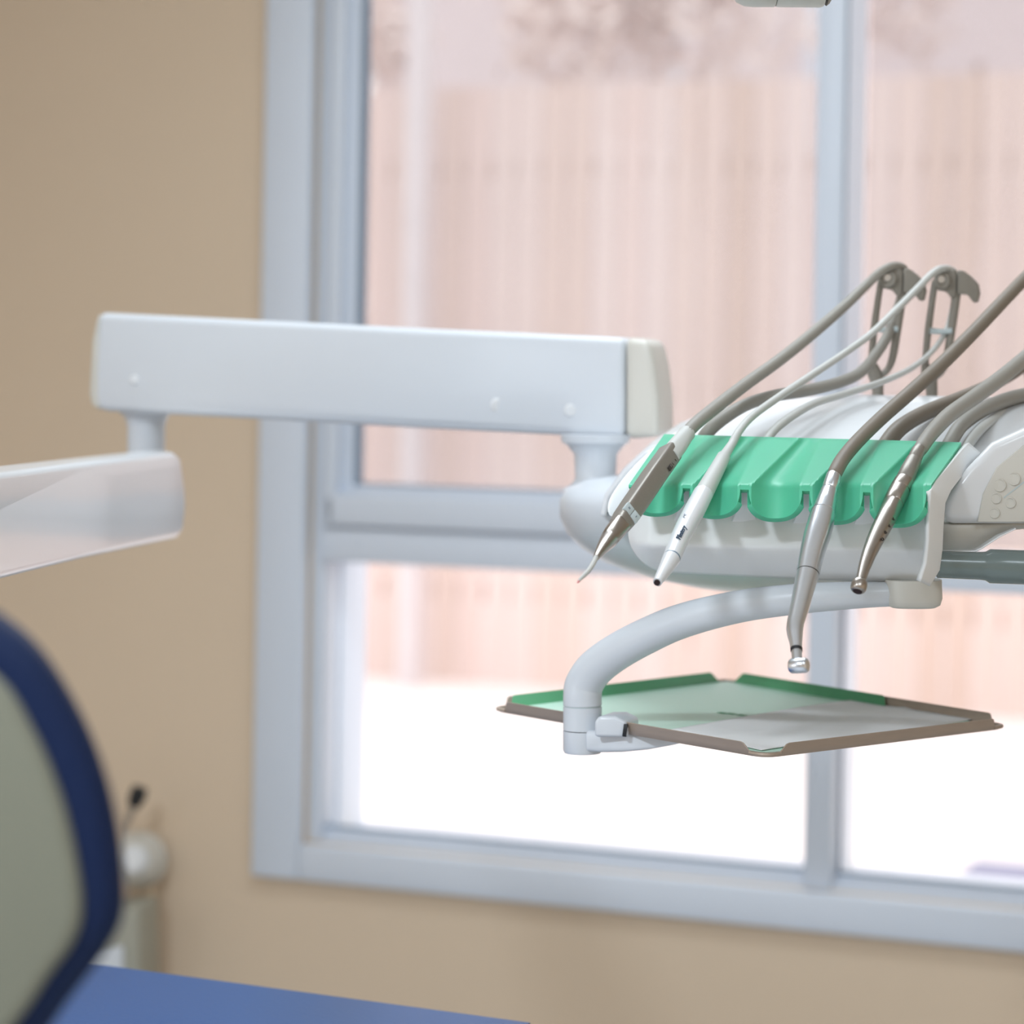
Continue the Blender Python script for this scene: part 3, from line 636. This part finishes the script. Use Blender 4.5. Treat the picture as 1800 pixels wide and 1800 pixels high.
def rim(a, b, name, m, h=.0105, lean=.004, inset=.0, t0=.021, t1=.021, par=tray, thick=.0012, z0=0.0):
    ed = (b-a).normalized(); outw = ed.cross(up).normalized()
    if outw.dot((a+b)/2 - cen) < 0: outw = -outw
    A0, B0 = a + ed*t0 - outw*inset + up*z0, b - ed*t1 - outw*inset + up*z0
    sl = .007
    poly = [A0, A0 + ed*sl*.5 + up*h*.45 + outw*lean*.4, A0 + ed*sl + up*h*.92 + outw*lean*.9, A0 + ed*sl*1.4 + up*h + outw*lean,
            B0 - ed*sl*1.4 + up*h + outw*lean, B0 - ed*sl + up*h*.92 + outw*lean*.9, B0 - ed*sl*.5 + up*h*.45 + outw*lean*.4, B0]
    return prism(name, poly, -outw*thick, m, par, bev=.0003, seg=1)
for a, b in ((Lc, Fc), (Fc, Rc), (Rc, Bc), (Bc, Lc)):
    rim(a, b, 'tray_rim', M_traym, t0=.013, t1=.013)
for i, c in enumerate(CC):       # low curled lip round each cut corner
    a, b = CC[i-1], CC[(i+1) % 4]
    p = [c + (a-c).normalized()*.016, c + (a-c).normalized()*.006 + (b-c).normalized()*.001, c + (b-c).normalized()*.006 + (a-c).normalized()*.001, c + (b-c).normalized()*.016]
    q = cat_rom([tuple(x + up*.0022) for x in p], 4)
    loft('corner_lip', [(Vector(x), .0018, .0022, 2) for x in q], M_traym, tray, seg=8)
liner = thing('tray_liner', 'pale green liner sheet lying in the steel tray', 'tray liner', cen)
ins = lambda f: [cen + (c-cen)*f for c in CC]
IN = ins(.965)
prism('liner_sheet', [p + up*.0019 for p in rounded(IN, .006)], (0, 0, .0006), M_liner, liner, bev=0)
rim(IN[3], IN[0], 'liner_reflection', M_linerd, h=.0098, lean=.0055, t0=.01, t1=.01, par=liner, thick=.0008, z0=.002)  # added green strip stands for liner green reflected in the steel rim
rim(IN[3] + (IN[2]-IN[3])*.0, IN[3] + (IN[2]-IN[3])*.62, 'liner_reflection', M_linerd, h=.0098, lean=.0055, t0=.01, t1=.0, par=liner, thick=.0008, z0=.002)  # same stand-in reflection along part of the next rim
for a in ((1262, 1253), (1278, 1254.5), (1296, 1257)):
    c = Pz(a[0]+8, a[1], zt+.0028); d1 = (Fc-Lc).normalized(); d2 = (Bc-Lc).normalized()
    prism('printed_mark', [c - d1*.0042 - d2*.003, c + d1*.0042 - d2*.003, c + d1*.0042 + d2*.003, c - d1*.0042 + d2*.003], (0, 0, .0002), M_linerd, liner, bev=0)
nk = [(1180, 1283), (1330, 1252), (1490, 1231), (1690, 1262), (1540, 1292), (1330, 1317)]
nz = zt + .0032
def nap(i, j):
    # bilinear napkin: corners left, top, right, front
    a, b, c, d = Pz(1178, 1283, nz), Pz(1497, 1231, nz), Pz(1712, 1264, nz), Pz(1338, 1319, nz)
    p = (a*(1-i) + b*i)*(1-j) + (d*(1-i) + c*i)*j
    p.z += .0011*math.sin(j*9+i*2) * (1-abs(2*i-1)**4) + .0012*math.exp(-((j-.45)/.05)**2)
    return p
nko = grid('paper_napkin', nap, [i/30 for i in range(31)], [i/24 for i in range(25)], M_napkin, None, thick=.0004, offset=1)
nko['label'] = 'white folded paper napkin lying on the green tray liner'; nko['category'] = 'napkin'

# ------------------------------------------------------------------ operating light handle at the top edge
ol_ = thing('operating_light', 'off-white rounded lamp handle reaching in at the top edge', 'lamp', P(1380, -60, 1.98))
dd = 1.98; r0 = .0305; cy = 12 - r0*F/dd
ra = P(1300, cy, dd); rb = P(1449, cy+1, dd)
lathe('handle_tube', ra, P(1363, cy, dd), [(-.32, .004), (-.30, .012), (-.22, .02), (-.08, .027), (.15, r0-.0006), (.4, r0), (.97, r0), (1, r0-.0006)], M_ivory, ol_, seg=48, angle=60)
lathe('handle_tube', P(1365, cy, dd), rb, [(0, r0-.0006), (.04, r0), (.93, r0), (1, r0-.001)], M_ivory, ol_, seg=48, angle=60)
lathe('end_cap', rb, P(1464, cy, dd), [(0, r0-.0012), (.3, r0-.0025), (.7, .024), (1, .018)], M_taupe, ol_, seg=40, angle=60)
lathe('handle_stem', P(1350, cy, dd), P(1350, cy-1400, dd), [(0, .012), (1, .012)], M_arm, ol_)

# ------------------------------------------------------------------ patient chair, lower left
pc = thing('patient_chair', 'blue patient chair with navy-edged grey-backed backrest, lower left corner', 'dental chair', P(100, 1780, 1.6))
def back_outline(f=None):
    rt = [(-520, 960), (-300, 975), (-120, 1022), (0, 1092), (72, 1152), (132, 1240), (180, 1340), (208, 1440), (222, 1545), (219, 1625), (185, 1690), (125, 1770), (30, 1900), (-120, 2060), (-520, 2150)]
    return cat_rom(rt, 5)
bd = 1.12
outl = [P(a, b, bd) for a, b in back_outline()]
def mirror(pts):
    ex = P(-520, 1400, bd).x; return pts + [Vector((2*ex-p.x, p.y, p.z)) for p in pts[::-1][1:-1]]
full = mirror(outl)
prism('backrest_cushion', full, (-.013, .06, .0), M_navy, pc, bev=.014, seg=5, angle=60)
inn = [(-520, 1050), (-300, 1068), (-120, 1118), (0, 1190), (60, 1280), (104, 1380), (132, 1480), (148, 1590), (134, 1655), (90, 1718), (40, 1792), (-60, 1910), (-180, 2010), (-520, 2080)]
inn = mirror([P(a, b, bd-.004) for a, b in cat_rom(inn, 5)])
prism('backrest_shell', inn, (-.004, .02, 0), M_shell, pc, bev=.006, seg=3, angle=60)
s_a, s_b = P(150, 1706, 2.42), P(960, 1808, 2.22)
sd = (s_b - s_a); sd.z = 0; sdn = sd.normalized(); perp = Vector((-sdn.y, sdn.x, 0))
if perp.y > 0: perp = -perp
zs = s_a.z + .02
bm = bmesh.new(); bmesh.ops.create_cube(bm, size=1)
L_ = sd.length + .5
for v in bm.verts:
    c = s_a - sdn*.55 + sdn*((v.co.x+.5)*(sd.length+.6)) + perp*((v.co.y+.5)*.5)
    v.co = Vector((c.x, c.y, zs + .0 + (v.co.z-.5)*.14))
bmesh.ops.recalc_face_normals(bm, faces=bm.faces)
bmesh.ops.bevel(bm, geom=bm.edges[:], offset=.045, segments=6, affect='EDGES')
link('seat_cushion', bm_mesh(bm, 'seat_cushion'), M_blue, pc, angle=60)
cc = s_a + sdn*.2 + perp*.25
lathe('chair_pedestal', (cc.x, cc.y, zs-.13), (cc.x, cc.y, .0), [(0, .12), (.1, .1), (.8, .1), (.95, .2), (1, .22)], M_arm, pc)
lathe('back_hinge', P(-520, 2100, bd+.04), cc + Vector((-.2, -.1, -.1)), [(0, .03), (1, .03)], M_arm, pc)

# ------------------------------------------------------------------ fittings on the wall behind the chair
wd = 4.18
vl = thing('wall_valve', 'white round wall valve with short black lever above a cream pipe', 'valve', P(245, 1520, wd))
lathe('valve_body', P(243, 1512, wd+.02), P(236, 1512, wd-.05), [(0, R(50, wd)), (.3, R(50, wd)), (.32, R(42, wd)), (.8, R(40, wd)), (1, R(34, wd))], M_ivory, vl)
lathe('valve_cap', P(236, 1512, wd-.05), P(230, 1512, wd-.075), [(0, R(26, wd)), (.8, R(24, wd)), (1, R(18, wd))], M_white, vl)
tube('lever', [(214, 1465, wd-.06, 6), (228, 1432, wd-.06, 7), (240, 1405, wd-.06, 8)], M_steelw, vl)
tube('lever_grip', [(234, 1417, wd-.06, 11), (241, 1400, wd-.06, 15), (247, 1384, wd-.06, 13)], M_black, vl)
tube('pipe', [(266, 1556, wd-.0, 11), (266, 1640, wd-.0, 11), (266, 1790, wd-.0, 11)], M_pipe, vl)
bx = thing('wall_cabinet', 'low grey-green box under the wall valve, mostly behind the chair', 'cabinet', P(200, 1700, wd-.08))
prism('cabinet_body', [P(a, b, wd-.12) for a, b in ((120, 1600), (243, 1596), (245, 1900), (120, 1900))], UX*.0 + Vector((.02, .1, 0)), M_teal, bx, bev=.006)
prism('cabinet_door', [P(a, b, wd-.13) for a, b in ((122, 1668), (216, 1664), (218, 1890), (122, 1890))], (0, .01, 0), M_arm, bx, bev=.003)
